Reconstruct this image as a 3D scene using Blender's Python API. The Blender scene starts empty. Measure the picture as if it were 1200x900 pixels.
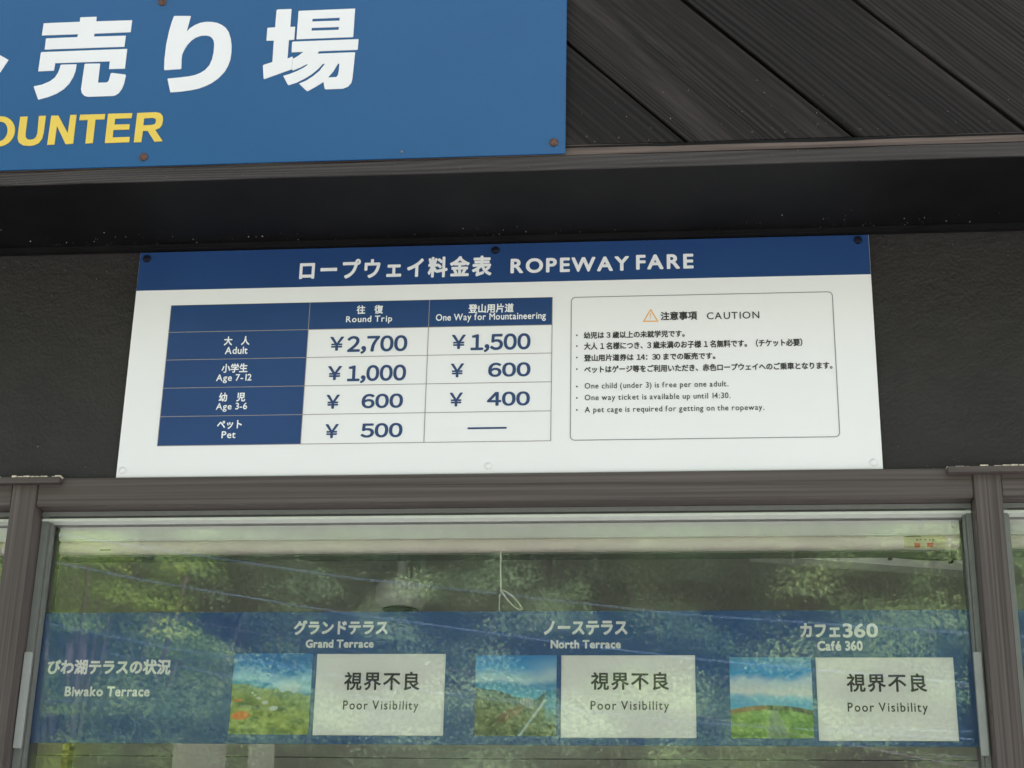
import bpy, bmesh, math, random
import numpy as np
from mathutils import Vector, Matrix
from mathutils.geometry import tessellate_polygon

random.seed(7)
rng = np.random.default_rng(7)
SC = bpy.context.scene
COL = SC.collection
R = math.radians

# ------------------------------------------------------------------ camera
F = 1972.2                                   # focal length in pixels of the 1200x900 photograph
PITCH, YAW, ROLL = R(20.962), R(-6.044), R(1.213)
CAM = Vector((1.004, -2.7866, 1.60))
ZB = 1.60 + 0.9066                           # height of the fare board's lower edge
_fw = Vector((math.sin(YAW)*math.cos(PITCH), math.cos(YAW)*math.cos(PITCH), math.sin(PITCH)))
_r = _fw.cross(Vector((0, 0, 1))).normalized(); _u = _r.cross(_fw)
_right = math.cos(ROLL)*_r + math.sin(ROLL)*_u
_up = -math.sin(ROLL)*_r + math.cos(ROLL)*_u
cd = bpy.data.cameras.new('camera')
cd.sensor_width = 36; cd.lens = F/1200*36; cd.clip_start = 0.05; cd.clip_end = 2000
cam = bpy.data.objects.new('camera', cd); COL.objects.link(cam)
m3 = Matrix((_right, _up, -_fw)).transposed()
cam.matrix_world = Matrix.Translation(CAM) @ m3.to_4x4()
SC.camera = cam
cd.dof.use_dof = True; cd.dof.focus_distance = 3.08; cd.dof.aperture_fstop = 11.0

def ray(x, y): return _fw + (x-600)/F*_right - (y-450)/F*_up
def at(x, y, Y=0.0):                         # a point of the photograph on the upright plane at depth Y
    d = ray(x, y); return CAM + d*((Y-CAM.y)/d.y)

# ------------------------------------------------------------------ sky, sun, exposure
SUN_EL, SUN_AZ = R(52), R(38)                # azimuth from +Y, clockwise; the veiled sun stands behind the building
w = bpy.data.worlds.new('World'); SC.world = w; w.use_nodes = True
nt = w.node_tree; nt.nodes.clear()
sky = nt.nodes.new('ShaderNodeTexSky'); sky.sky_type = 'NISHITA'; sky.sun_disc = False
sky.sun_elevation = SUN_EL; sky.sun_rotation = SUN_AZ; sky.air_density = 1.0; sky.dust_density = 4.0
hs = nt.nodes.new('ShaderNodeHueSaturation'); hs.inputs['Saturation'].default_value = 0.42
bg = nt.nodes.new('ShaderNodeBackground'); bg.inputs['Strength'].default_value = 0.07
wo = nt.nodes.new('ShaderNodeOutputWorld')
nt.links.new(sky.outputs[0], hs.inputs['Color']); nt.links.new(hs.outputs[0], bg.inputs['Color'])
nt.links.new(bg.outputs[0], wo.inputs['Surface'])
sd = bpy.data.lights.new('sun', 'SUN'); sd.energy = 5.0; sd.angle = R(14); sd.color = (1.0, 0.955, 0.965)
sun = bpy.data.objects.new('sun', sd); COL.objects.link(sun)
sdir = Vector((math.sin(SUN_AZ)*math.cos(SUN_EL), math.cos(SUN_AZ)*math.cos(SUN_EL), math.sin(SUN_EL)))
sun.rotation_euler = sdir.to_track_quat('Z', 'Y').to_euler()
SC.view_settings.view_transform = 'Standard'; SC.view_settings.look = 'None'
SC.view_settings.gamma = 1.0; SC.view_settings.use_curve_mapping = False
SC.view_settings.exposure = 2.72
SC.render.engine = 'CYCLES'
SC.cycles.max_bounces = 8; SC.cycles.transparent_max_bounces = 16

# ------------------------------------------------------------------ helpers
def tag(o, label=None, cat=None, group=None, kind=None):
    if label: o['label'] = label
    if cat: o['category'] = cat
    if group: o['group'] = group
    if kind: o['kind'] = kind
    return o
def thing(name, label, cat, loc=(0, 0, 0), group=None):
    o = bpy.data.objects.new(name, None); COL.objects.link(o); o.location = loc
    o.empty_display_size = 0.1
    return tag(o, label, cat, group)
def link(name, me, mat, parent=None):
    o = bpy.data.objects.new(name, me); COL.objects.link(o)
    if mat is not None:
        for m in (mat if isinstance(mat, (list, tuple)) else [mat]): me.materials.append(m)
    if parent is not None:
        o.parent = parent
        o.matrix_parent_inverse = Matrix.Translation(-Vector(parent.location))
    return o
def mesh(name, vs, fs):
    me = bpy.data.meshes.new(name); me.from_pydata([tuple(v) for v in vs], [], fs); me.update(); return me
class MB:
    def __init__(s): s.v = []; s.f = []
    def add(s, vs, fs):
        k = len(s.v); s.v += [tuple(v) for v in vs]; s.f += [tuple(i+k for i in f) for f in fs]; return s
    def box(s, x0, x1, y0, y1, z0, z1):
        return s.add([(x0,y0,z0),(x1,y0,z0),(x1,y1,z0),(x0,y1,z0),(x0,y0,z1),(x1,y0,z1),(x1,y1,z1),(x0,y1,z1)],
                     [(0,3,2,1),(4,5,6,7),(0,1,5,4),(1,2,6,5),(2,3,7,6),(3,0,4,7)])
    def prism(s, poly, y0, y1):              # poly in x,z; front at y0
        n = len(poly)
        vs = [(x, y0, z) for x, z in poly]+[(x, y1, z) for x, z in poly]
        return s.add(vs, [tuple(range(n)), tuple(range(2*n-1, n-1, -1))]+[(i, i+n, (i+1) % n+n, (i+1) % n) for i in range(n)])
    def lathe(s, prof, c, axis='z', n=20):   # prof: (radius, height)
        k = []
        for r_, h in prof:
            for i in range(n):
                a = 2*math.pi*i/n; p = (r_*math.cos(a), r_*math.sin(a), h)
                if axis == 'y': p = (p[0], h, p[1])
                if axis == 'x': p = (h, p[0], p[1])
                k.append((c[0]+p[0], c[1]+p[1], c[2]+p[2]))
        fs = [(j*n+i, j*n+(i+1) % n, (j+1)*n+(i+1) % n, (j+1)*n+i) for j in range(len(prof)-1) for i in range(n)]
        fs += [tuple(range(n-1, -1, -1)), tuple((len(prof)-1)*n+i for i in range(n))]
        return s.add(k, fs)
    def tube(s, pts, rad, n=6):
        pts = [Vector(p) for p in pts]; rs = rad if isinstance(rad, (list, tuple)) else [rad]*len(pts); k = []
        for i, p in enumerate(pts):
            t = (pts[min(i+1, len(pts)-1)]-pts[max(i-1, 0)]).normalized()
            a = t.cross(Vector((0, 0, 1)) if abs(t.z) < .9 else Vector((1, 0, 0))).normalized(); b = t.cross(a)
            for j in range(n):
                g = 2*math.pi*j/n; k.append(p+(a*math.cos(g)+b*math.sin(g))*rs[i])
        fs = [(j*n+i, j*n+(i+1) % n, (j+1)*n+(i+1) % n, (j+1)*n+i) for j in range(len(pts)-1) for i in range(n)]
        fs += [tuple(range(n)), tuple((len(pts)-1)*n+i for i in range(n-1, -1, -1))]
        return s.add(k, fs)
    def build(s, name, mat, parent=None, bevel=0, smooth=False):
        me = mesh(name, s.v, s.f); bm = bmesh.new(); bm.from_mesh(me)
        bmesh.ops.recalc_face_normals(bm, faces=bm.faces)
        if bevel: bmesh.ops.bevel(bm, geom=[e for e in bm.edges if len(e.link_faces) == 2 and e.calc_face_angle() > .6],
                                  offset=bevel, segments=2, affect='EDGES', clamp_overlap=True)
        bm.to_mesh(me); bm.free()
        if smooth:
            me.polygons.foreach_set('use_smooth', [True]*len(me.polygons))
            try: me.set_sharp_from_angle(angle=R(40))
            except Exception: pass
        return link(name, me, mat, parent)

# ------------------------------------------------------------------ materials
def newmat(name):
    m = bpy.data.materials.new(name); m.use_nodes = True
    return m, m.node_tree, m.node_tree.nodes['Principled BSDF']
def N(t, kind, **kw):
    n = t.nodes.new('ShaderNode'+kind)
    for k, v in kw.items():
        if hasattr(n, k): setattr(n, k, v)
    return n
def noise(t, vec, scale, detail=4, rough=.55, dist=0):
    n = t.nodes.new('ShaderNodeTexNoise'); n.inputs['Scale'].default_value = scale
    n.inputs['Detail'].default_value = detail; n.inputs['Roughness'].default_value = rough
    n.inputs['Distortion'].default_value = dist
    if vec is not None: t.links.new(vec, n.inputs['Vector'])
    return n
def ramp(t, fac, stops):
    r_ = t.nodes.new('ShaderNodeValToRGB'); e = r_.color_ramp.elements
    while len(e) > 1: e.remove(e[-1])
    e[0].position = stops[0][0]; e[0].color = (*stops[0][1], 1)
    for p, c in stops[1:]:
        q = e.new(p); q.color = (*c, 1)
    t.links.new(fac, r_.inputs['Fac']); return r_
def bump(t, b, h, strength, dist=.001):
    n = t.nodes.new('ShaderNodeBump'); n.inputs['Strength'].default_value = strength; n.inputs['Distance'].default_value = dist
    t.links.new(h, n.inputs['Height']); t.links.new(n.outputs[0], b.inputs['Normal']); return n
def objco(t, mapping=None):
    tc = t.nodes.new('ShaderNodeTexCoord')
    if mapping is None: return tc.outputs['Object']
    mp = t.nodes.new('ShaderNodeMapping'); mp.inputs['Rotation'].default_value = mapping.get('rot', (0, 0, 0))
    mp.inputs['Scale'].default_value = mapping.get('scale', (1, 1, 1)); t.links.new(tc.outputs['Object'], mp.inputs['Vector'])
    return mp.outputs[0]
def plain(name, c, rough=.5, var=.12, scale=30, spec=.5, metal=0, bmp=0, bscale=400):
    m, t, b = newmat(name); v = objco(t)
    n = noise(t, v, scale)
    lo = tuple(x*(1-var) for x in c); hi = tuple(min(1, x*(1+var)) for x in c)
    r_ = ramp(t, n.outputs['Fac'], [(.3, lo), (.7, hi)]); t.links.new(r_.outputs[0], b.inputs['Base Color'])
    b.inputs['Roughness'].default_value = rough; b.inputs['Specular IOR Level'].default_value = spec
    b.inputs['Metallic'].default_value = metal
    if bmp: bump(t, b, noise(t, v, bscale, 3).outputs['Fac'], bmp, .0006)
    return m
def grain_mat(name, dark, light, rot, along, across, relief, rough=.6, freq=1.0, patch=None, spec=.4, ring=.22):
    """wood: the local x axis after the rotation runs along the grain"""
    m, t, b = newmat(name)
    tc = t.nodes.new('ShaderNodeTexCoord'); oi = t.nodes.new('ShaderNodeObjectInfo')
    ad = t.nodes.new('ShaderNodeVectorMath'); ad.operation = 'MULTIPLY_ADD'
    cmb = t.nodes.new('ShaderNodeCombineXYZ')
    for i in range(3): t.links.new(oi.outputs['Random'], cmb.inputs[i])
    t.links.new(cmb.outputs[0], ad.inputs[0]); ad.inputs[1].default_value = (3.1, 7.7, 5.3)
    t.links.new(tc.outputs['Object'], ad.inputs[2])
    vr = t.nodes.new('ShaderNodeVectorRotate'); vr.rotation_type = 'Y_AXIS'; vr.inputs['Angle'].default_value = rot
    t.links.new(ad.outputs[0], vr.inputs['Vector'])
    def mp(s, off=(0, 0, 0)):
        q = t.nodes.new('ShaderNodeMapping'); q.inputs['Scale'].default_value = s; q.inputs['Location'].default_value = off
        t.links.new(vr.outputs[0], q.inputs['Vector']); return q.outputs[0]
    fine = noise(t, mp((along*.5, across*2, across*2)), 1.0, 5, .6)
    low = noise(t, mp((along*.12, across*.10, across*.10)), 1.0, 2, .5, .3)
    sep = t.nodes.new('ShaderNodeSeparateXYZ'); t.links.new(vr.outputs[0], sep.inputs[0])
    a = t.nodes.new('ShaderNodeMath'); a.operation = 'MULTIPLY_ADD'
    t.links.new(low.outputs['Fac'], a.inputs[0]); a.inputs[1].default_value = .13; t.links.new(sep.outputs['Z'], a.inputs[2])
    s1 = t.nodes.new('ShaderNodeMath'); s1.operation = 'MULTIPLY'; t.links.new(a.outputs[0], s1.inputs[0]); fq = t.nodes.new('ShaderNodeMath'); fq.operation = 'MULTIPLY_ADD'; t.links.new(oi.outputs['Random'], fq.inputs[0]); fq.inputs[1].default_value = 800*freq*.9; fq.inputs[2].default_value = 800*freq*.5; t.links.new(fq.outputs[0], s1.inputs[1])
    sn = t.nodes.new('ShaderNodeMath'); sn.operation = 'SINE'; t.links.new(s1.outputs[0], sn.inputs[0])
    msk = noise(t, mp((along*.2, across*.15, across*.15), (4, 2, 9)), 1.0, 2)
    mk = t.nodes.new('ShaderNodeMapRange'); t.links.new(msk.outputs['Fac'], mk.inputs[0])
    mk.inputs[1].default_value = .35; mk.inputs[2].default_value = .65
    rg = t.nodes.new('ShaderNodeMath'); rg.operation = 'MULTIPLY'; t.links.new(sn.outputs[0], rg.inputs[0]); t.links.new(mk.outputs[0], rg.inputs[1])
    h = t.nodes.new('ShaderNodeMath'); h.operation = 'MULTIPLY_ADD'; t.links.new(rg.outputs[0], h.inputs[0]); h.inputs[1].default_value = ring
    t.links.new(fine.outputs['Fac'], h.inputs[2])
    r_ = ramp(t, h.outputs[0], [(.25, dark), (.8, light)])
    out = r_.outputs[0]
    if patch:
        hv_ = t.nodes.new('ShaderNodeHueSaturation'); vm = t.nodes.new('ShaderNodeMath'); vm.operation = 'MULTIPLY_ADD'
        t.links.new(oi.outputs['Random'], vm.inputs[0]); vm.inputs[1].default_value = .75; vm.inputs[2].default_value = .55
        t.links.new(vm.outputs[0], hv_.inputs['Value']); t.links.new(out, hv_.inputs['Color']); out = hv_.outputs[0]
        pn = noise(t, mp((along*.25, across*.2, across*.2), (1, 5, 3)), 1.0, 5, .7)
        pr = ramp(t, pn.outputs['Fac'], [(.52, (0, 0, 0)), (.75, (1, 1, 1))])
        mx = t.nodes.new('ShaderNodeMix'); mx.data_type = 'RGBA'
        t.links.new(pr.outputs[0], mx.inputs[0]); t.links.new(out, mx.inputs[6]); mx.inputs[7].default_value = (*patch, 1)
        out = mx.outputs[2]
    t.links.new(out, b.inputs['Base Color']); b.inputs['Roughness'].default_value = rough
    b.inputs['Specular IOR Level'].default_value = spec
    bump(t, b, h.outputs[0], relief, .003)
    return m

M = {}
M['plank'] = grain_mat('black_stained_wood', (.0055, .0045, .0042), (.036, .0290, .0270), R(-45), 4, 60, 1.0, .62, 1.2, (.062, .050, .046), spec=.22, ring=.30)
M['batten'] = grain_mat('grey_weathered_wood', (.022, .0195, .0185), (.070, .061, .057), 0, 5, 90, .6, .75, .7)
M['batten_top'] = grain_mat('worn_brown_wood', (.05, .036, .031), (.17, .128, .105), 0, 9, 90, .8, .8, .7)
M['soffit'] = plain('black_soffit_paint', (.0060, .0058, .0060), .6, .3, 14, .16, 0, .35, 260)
M['frame_h'] = grain_mat('brown_laminate_horizontal', (.032, .024, .021), (.130, .107, .100), 0, 2.6, 130, .08, .45, .5, ring=.05)
M['frame_v'] = grain_mat('brown_laminate_vertical', (.032, .024, .021), (.130, .107, .100), R(90), 2.6, 130, .08, .45, .5, ring=.05)
M['alu'] = plain('grey_aluminium', (.19, .198, .185), .42, .06, 60, .5, .35)
M['alu_dark'] = plain('dark_rubber_seal', (.05, .05, .047), .6, .1, 60)  # one even dark tone, for track groove and gutter
M['guide'] = plain('greyed_white_strip', (.33, .35, .33), .4, .06, 40)
M['track'] = plain('pale_painted_track', (.62, .66, .60), .4, .05, 50)
M['rail'] = plain('pale_green_grey_head_rail', (.86, .87, .84), .45, .05, 30)
M['roller'] = plain('pinkish_cream_roller', (.92, .82, .76), .5, .05, 12)
M['white_gloss'] = plain('white_board_face', (.80, .80, .79), .35, .012, 3, .4)
M['navy'] = plain('navy_print', (.016, .053, .165), .38, .06, 6, .4)
M['navy_text'] = plain('navy_lettering', (.022, .052, .15), .4, .05, 20)
M['white_text'] = plain('white_lettering', (.80, .81, .81), .4, .03, 20)
M['line'] = plain('grey_brown_print_line', (.28, .25, .25), .5, .05, 50)
M['line_dark'] = plain('dark_print_line', (.03, .03, .05), .5, .05, 50)
M['box_line'] = plain('grey_print_line', (.24, .24, .25), .5, .05, 50)
M['ink'] = plain('black_print', (.03, .028, .028), .5, .05, 50)
M['orange'] = plain('orange_print', (.82, .40, .09), .5, .05, 50)
M['bolt_black'] = plain('blackened_screw', (.012, .014, .03), .35, .1, 300, .5, .5)
M['bolt_white'] = plain('white_screw_cap', (.78, .78, .77), .35, .03, 50)
M['bolt_rust'] = plain('rusty_bolt', (.10, .055, .042), .6, .5, 260, .4, .2, .5, 900)
M['yellow'] = plain('yellow_vinyl', (.72, .52, .08), .4, .04, 20)
M['sign_white'] = plain('white_vinyl', (.75, .75, .75), .4, .015, 8)
M['dust'] = plain('pale_dust', (.45, .42, .36), .9, .4, 600)
M['sealant'] = plain('old_cracked_sealant', (.62, .55, .42), .8, .4, 200)
M['cord'] = plain('white_cord', (.78, .76, .68), .7, .1, 400, .3, 0, .4, 900)
M['label'] = plain('cream_sticker', (.66, .60, .38), .5, .06, 80)
M['red'] = plain('red_print', (.62, .03, .02), .5, .1, 50)
M['room'] = plain('warm_grey_room_paint', (.66, .64, .60), .7, .1, 1.5)
M['device'] = plain('grey_plastic', (.86, .86, .84), .5, .06, 40)
M['black'] = plain('matt_black', (.012, .012, .012), .7, .1, 40)
M['paper'] = plain('pale_paper', (.62, .60, .54), .8, .06, 10)
M['yellow_post'] = plain('mustard_paint', (.20, .155, .03), .6, .15, 20)
M['placard'] = plain('white_placard', (.93, .93, .92), .45, .015, 6)
M['concrete'] = plain('pale_concrete', (.20, .20, .197), .85, .2, 1.2, .3, 0, .4, 60)
M['cable'] = plain('cable_sheath', (.05, .05, .055), .4, .1, 5)
M['cable_blue'] = plain('skylit_cable_sheath', (.13, .21, .34), .35, .1, 5)  # pale sky light on the wires, put into the sheath colour

def stucco():
    m, t, b = newmat('black_textured_stucco'); v = objco(t)
    n1 = noise(t, v, 5, 4); r_ = ramp(t, n1.outputs['Fac'], [(.3, (.0118, .0100, .0088)), (.75, (.0225, .0190, .0168))])
    t.links.new(r_.outputs[0], b.inputs['Base Color']); b.inputs['Roughness'].default_value = .62
    b.inputs['Specular IOR Level'].default_value = .45
    n2 = noise(t, v, 150, 3, .6); n3 = noise(t, v, 38, 3, .5)
    s = t.nodes.new('ShaderNodeMath'); s.operation = 'MULTIPLY_ADD'
    t.links.new(n3.outputs['Fac'], s.inputs[0]); s.inputs[1].default_value = 1.3; t.links.new(n2.outputs['Fac'], s.inputs[2])
    bump(t, b, s.outputs[0], .65, .0032); return m
M['stucco'] = stucco()

def sign_blue():
    m, t, b = newmat('blue_sign_face'); v = objco(t)
    n = noise(t, v, 1.6, 3)
    r_ = ramp(t, n.outputs['Fac'], [(.3, (.003, .070, .190)), (.7, (.004, .083, .225))])
    sp = noise(t, v, 900, 2, .7)
    mx = t.nodes.new('ShaderNodeMix'); mx.data_type = 'RGBA'; mx.inputs[7].default_value = (.05, .14, .30, 1)
    s2 = ramp(t, sp.outputs['Fac'], [(.62, (0, 0, 0)), (.75, (.5, .5, .5))])
    t.links.new(s2.outputs[0], mx.inputs[0]); t.links.new(r_.outputs[0], mx.inputs[6])
    t.links.new(mx.outputs[2], b.inputs['Base Color'])
    b.inputs['Roughness'].default_value = .22; b.inputs['Specular IOR Level'].default_value = .5
    b.inputs['Coat Weight'].default_value = .2; b.inputs['Coat Roughness'].default_value = .16; b.inputs['Coat IOR'].default_value = 1.6
    return m
M['sign'] = sign_blue()

def glass():
    m = bpy.data.materials.new('reflective_window_glass'); m.use_nodes = True; t = m.node_tree; t.nodes.clear()
    out = t.nodes.new('ShaderNodeOutputMaterial'); mx = t.nodes.new('ShaderNodeMixShader')
    tr = t.nodes.new('ShaderNodeBsdfTransparent'); tr.inputs[0].default_value = (.995, 1, .99, 1)
    gl = t.nodes.new('ShaderNodeBsdfGlossy'); gl.inputs['Roughness'].default_value = 0.0; gl.inputs[0].default_value = (1, 1, 1, 1)
    fr = t.nodes.new('ShaderNodeFresnel'); fr.inputs['IOR'].default_value = GLASS_IOR
    t.links.new(fr.outputs[0], mx.inputs[0]); t.links.new(tr.outputs[0], mx.inputs[1]); t.links.new(gl.outputs[0], mx.inputs[2])
    df = t.nodes.new('ShaderNodeBsdfDiffuse'); df.inputs[0].default_value = (.62, .62, .58, 1)     # thin dusty haze, mixed into the pane to lift its dark parts
    v = objco(t); dn = noise(t, v, 3.0, 4, .6); mr = t.nodes.new('ShaderNodeMapRange'); t.links.new(dn.outputs['Fac'], mr.inputs[0])
    mr.inputs[1].default_value = .3; mr.inputs[2].default_value = .7; mr.inputs[3].default_value = .008; mr.inputs[4].default_value = .022
    m2 = t.nodes.new('ShaderNodeMixShader'); t.links.new(mr.outputs[0], m2.inputs[0]); t.links.new(mx.outputs[0], m2.inputs[1]); t.links.new(df.outputs[0], m2.inputs[2])
    t.links.new(m2.outputs[0], out.inputs['Surface']); return m
GLASS_IOR = 1.63
M['glass'] = glass()

def film_mat():
    m, t, b = newmat('blue_banner_print'); v = objco(t)
    n = noise(t, v, 2.5, 3)
    r_ = ramp(t, n.outputs['Fac'], [(.3, (.010, .080, .270)), (.7, (.014, .098, .32))])
    t.links.new(r_.outputs[0], b.inputs['Base Color']); b.inputs['Roughness'].default_value = .5; return m
M['film'] = film_mat()

def leaf_mat(name, dark, mid, light, tint=None):
    m, t, b = newmat(name); v = objco(t)
    oi = t.nodes.new('ShaderNodeObjectInfo'); geo = t.nodes.new('ShaderNodeNewGeometry')
    n = noise(t, v, 1.1, 4, .6)
    a = t.nodes.new('ShaderNodeMath'); a.operation = 'MULTIPLY_ADD'
    t.links.new(geo.outputs['Random Per Island'], a.inputs[0]); a.inputs[1].default_value = .08; nm = t.nodes.new('ShaderNodeMath'); nm.operation = 'MULTIPLY_ADD'; t.links.new(n.outputs['Fac'], nm.inputs[0]); nm.inputs[1].default_value = 2.0; nm.inputs[2].default_value = -.52; t.links.new(nm.outputs[0], a.inputs[2])
    a2 = t.nodes.new('ShaderNodeMath'); a2.operation = 'MULTIPLY_ADD'
    t.links.new(oi.outputs['Random'], a2.inputs[0]); a2.inputs[1].default_value = .25; t.links.new(a.outputs[0], a2.inputs[2])
    r_ = ramp(t, a2.outputs[0], [(.38, dark), (.62, mid), (.92, light)])
    t.links.new(r_.outputs[0], b.inputs['Base Color'])
    b.inputs['Roughness'].default_value = .7; b.inputs['Specular IOR Level'].default_value = .08
    tl = t.nodes.new('ShaderNodeBsdfTranslucent'); t.links.new(r_.outputs[0], tl.inputs[0])
    mx = t.nodes.new('ShaderNodeMixShader'); mx.inputs[0].default_value = .2
    o = t.nodes['Material Output']; t.links.new(b.outputs[0], mx.inputs[1]); t.links.new(tl.outputs[0], mx.inputs[2])
    t.links.new(mx.outputs[0], o.inputs['Surface']); return m
M['leaf0'] = leaf_mat('mid_green_leaves', (.034, .064, .026), (.15, .25, .10), (.29, .40, .16))
M['leaf1'] = leaf_mat('grey_green_leaves', (.032, .060, .036), (.14, .23, .12), (.27, .37, .20))
M['leaf2'] = leaf_mat('dark_green_leaves', (.018, .038, .020), (.095, .17, .080), (.20, .29, .13))
M['leaf_yellow'] = leaf_mat('yellow_green_leaves', (.055, .110, .026), (.18, .30, .06), (.36, .46, .09))
M['bark'] = plain('grey_brown_bark', (.17, .145, .12), .9, .3, 8, .2)
M['rock'] = plain('pinkish_brown_rock', (.36, .25, .19), .9, .35, 1.6, .2, 0, .8, 6)
def soil():
    m, t, b = newmat('leaf_litter_slope'); v = objco(t); n = noise(t, v, .35, 6, .65)
    r_ = ramp(t, n.outputs['Fac'], [(.35, (.016, .022, .014)), (.60, (.032, .042, .026)), (.78, (.09, .07, .052))])
    t.links.new(r_.outputs[0], b.inputs['Base Color']); b.inputs['Roughness'].default_value = .95
    bump(t, b, noise(t, v, 3, 5).outputs['Fac'], .8, .15); return m
M['soil'] = soil()

# ------------------------------------------------------------------ lettering
_gc = {}
def glyph(ch, res=3):
    k = (ch, res)
    if k in _gc: return _gc[k]
    c = bpy.data.curves.new('g', 'FONT'); c.body = ch; c.resolution_u = res
    o = bpy.data.objects.new('g', c)
    dg = bpy.context.evaluated_depsgraph_get()
    COL.objects.link(o); dg.update()
    me = o.evaluated_get(dg).to_mesh()
    v = [(p.co.x, p.co.y) for p in me.vertices]; f = [tuple(p.vertices) for p in me.polygons]
    o.evaluated_get(dg).to_mesh_clear()
    bpy.data.objects.remove(o); bpy.data.curves.remove(c)
    # dump unconnected duplicates
    _gc[k] = (v, f); return _gc[k]
def advance(ch, v):
    if 0xFF0C <= ord(ch) <= 0xFF19: return max(p[0] for p in v)
    if ord(ch) > 0x2000: return 1.0
    if not v: return .30
    return max(p[0] for p in v) + .07
def string_geo(s, track=0.0, res=3, cjk=1.0):
    V, Fc = [], []; x = 0
    for ch in s:
        if ch == ' ': x += .30; continue
        if ch == '\u3000': x += 1.0; continue
        v, f = glyph(ch, res); k = len(V)
        if 0xFF0C <= ord(ch) <= 0xFF19:
            m0 = min(p[0] for p in v)-.03-(.10 if ch == '\uff11' else 0); v = [(p[0]-m0, p[1]) for p in v]
        V += [(p[0]+x, p[1]) for p in v]; Fc += [tuple(i+k for i in q) for q in f]
        x += advance(ch, v)+track
    return V, Fc
def text(parent, s, cx, cy, wpx, hpx, Y, mat, bold=0.0, name='lettering', track=0.0, res=3, thick=0.0):
    """fills the box wpx x hpx (pixels of the photograph, centred at cx, cy) on the plane at depth Y; bold in em"""
    V, Fc = string_geo(s, track, res)
    a = np.array(V); mn = a.min(0)-bold; mxx = a.max(0)+bold
    p = at(cx, cy, Y); W = (at(cx+wpx/2, cy, Y)-at(cx-wpx/2, cy, Y)).x; H = (at(cx, cy-hpx/2, Y)-at(cx, cy+hpx/2, Y)).z
    sx, sz = W/(mxx[0]-mn[0]), H/(mxx[1]-mn[1])
    mb = MB()
    offs = [(0, 0)] if not bold else [(0, 0)]+[(bold*math.cos(g), bold*math.sin(g)) for g in [math.pi*(i+.5)/4 for i in range(8)]]
    for i, (ox, oz) in enumerate(offs):
        mb.add([(p.x+(vx+ox-(mn[0]+mxx[0])/2)*sx, Y-thick-i*.00002, p.z+(vz+oz-(mn[1]+mxx[1])/2)*sz) for vx, vz in V], Fc)
    me = mesh(name, mb.v, mb.f)
    return link(name, me, mat, parent)
def trace(parent, shapes, Y, mat, name='letter', thick=.0012):
    """outline (with holes) given in photograph pixels, cut from sheet of real thickness"""
    mb = MB()
    for loops in shapes:
        L = [[at(x, y, Y) for x, y in lp] for lp in loops]
        tri = tessellate_polygon([[Vector((q.x, q.z, 0)) for q in lp] for lp in L])
        flat = [q for lp in L for q in lp]
        mb.add([(q.x, Y-thick, q.z) for q in flat], [tuple(q) for q in tri])
        for lp in L:
            n = len(lp)
            mb.add([(q.x, Y-thick, q.z) for q in lp]+[(q.x, Y, q.z) for q in lp], [(i, (i+1) % n, (i+1) % n+n, i+n) for i in range(n)])
    o = mb.build(name, mat, parent); return o
def rect(x0, y0, x1, y1, x2, y2, x3, y3, Y):   # four corners clockwise from top left -> x0,x1,z0,z1
    a, b, c, d = at(x0, y0, Y), at(x1, y1, Y), at(x2, y2, Y), at(x3, y3, Y)
    return (a.x+d.x)/2, (b.x+c.x)/2, (c.z+d.z)/2, (a.z+b.z)/2

# ------------------------------------------------------------------ ground and hillside (seen mirrored in the glass)
GY = .050                                     # outer face of the glass
def mirror(x, y, D):                          # the place, D metres in front of the glass, that the glass shows at pixel (x, y)
    p = at(x, y, GY+D); return Vector((p.x, GY-D, p.z))
g = MB(); g.add([(-400, -400, 0), (400, -400, 0), (400, 60, 0), (-400, 60, 0)], [(0, 1, 2, 3)])
tag(g.build('ground', M['concrete']), kind='structure')
def hill_z(x, d):
    base = max(0, (d-15))*.50+max(0, (d-60))*.30  # far part steepened so that the blue sign mirrors less sky
    base = base if d < 92 else 48.1+(d-92)*.15
    kx = min(1, max(0, (-x-2)/32)); kd = min(1, max(0, (d-58)/34)); base += 15*kx*kx*(3-2*kx)*kd  # unseen left ridge, added to darken the sheen of the blue sign
    return base+.9*math.sin(x*.16+d*.05)*min(1, max(0, (d-15)/10))+.5*math.sin(x*.5+d*.31)*min(1, max(0, (d-15)/10))
hv, hf = [], []; nx_, ny_ = 90, 60
for j in range(ny_+1):
    d = 14+j*1.9
    for i in range(nx_+1):
        x = -90+i*2.0; hv.append((x, -d, hill_z(x, d)+(.02 if d > 15 else -.3)))
for j in range(ny_):
    for i in range(nx_):
        a = j*(nx_+1)+i; hf.append((a, a+nx_+1, a+nx_+2, a+1))
ho = link('hillside', mesh('hillside', hv, hf), M['soil']); tag(ho, kind='structure')
ho.data.polygons.foreach_set('use_smooth', [True]*len(ho.data.polygons))

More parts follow.
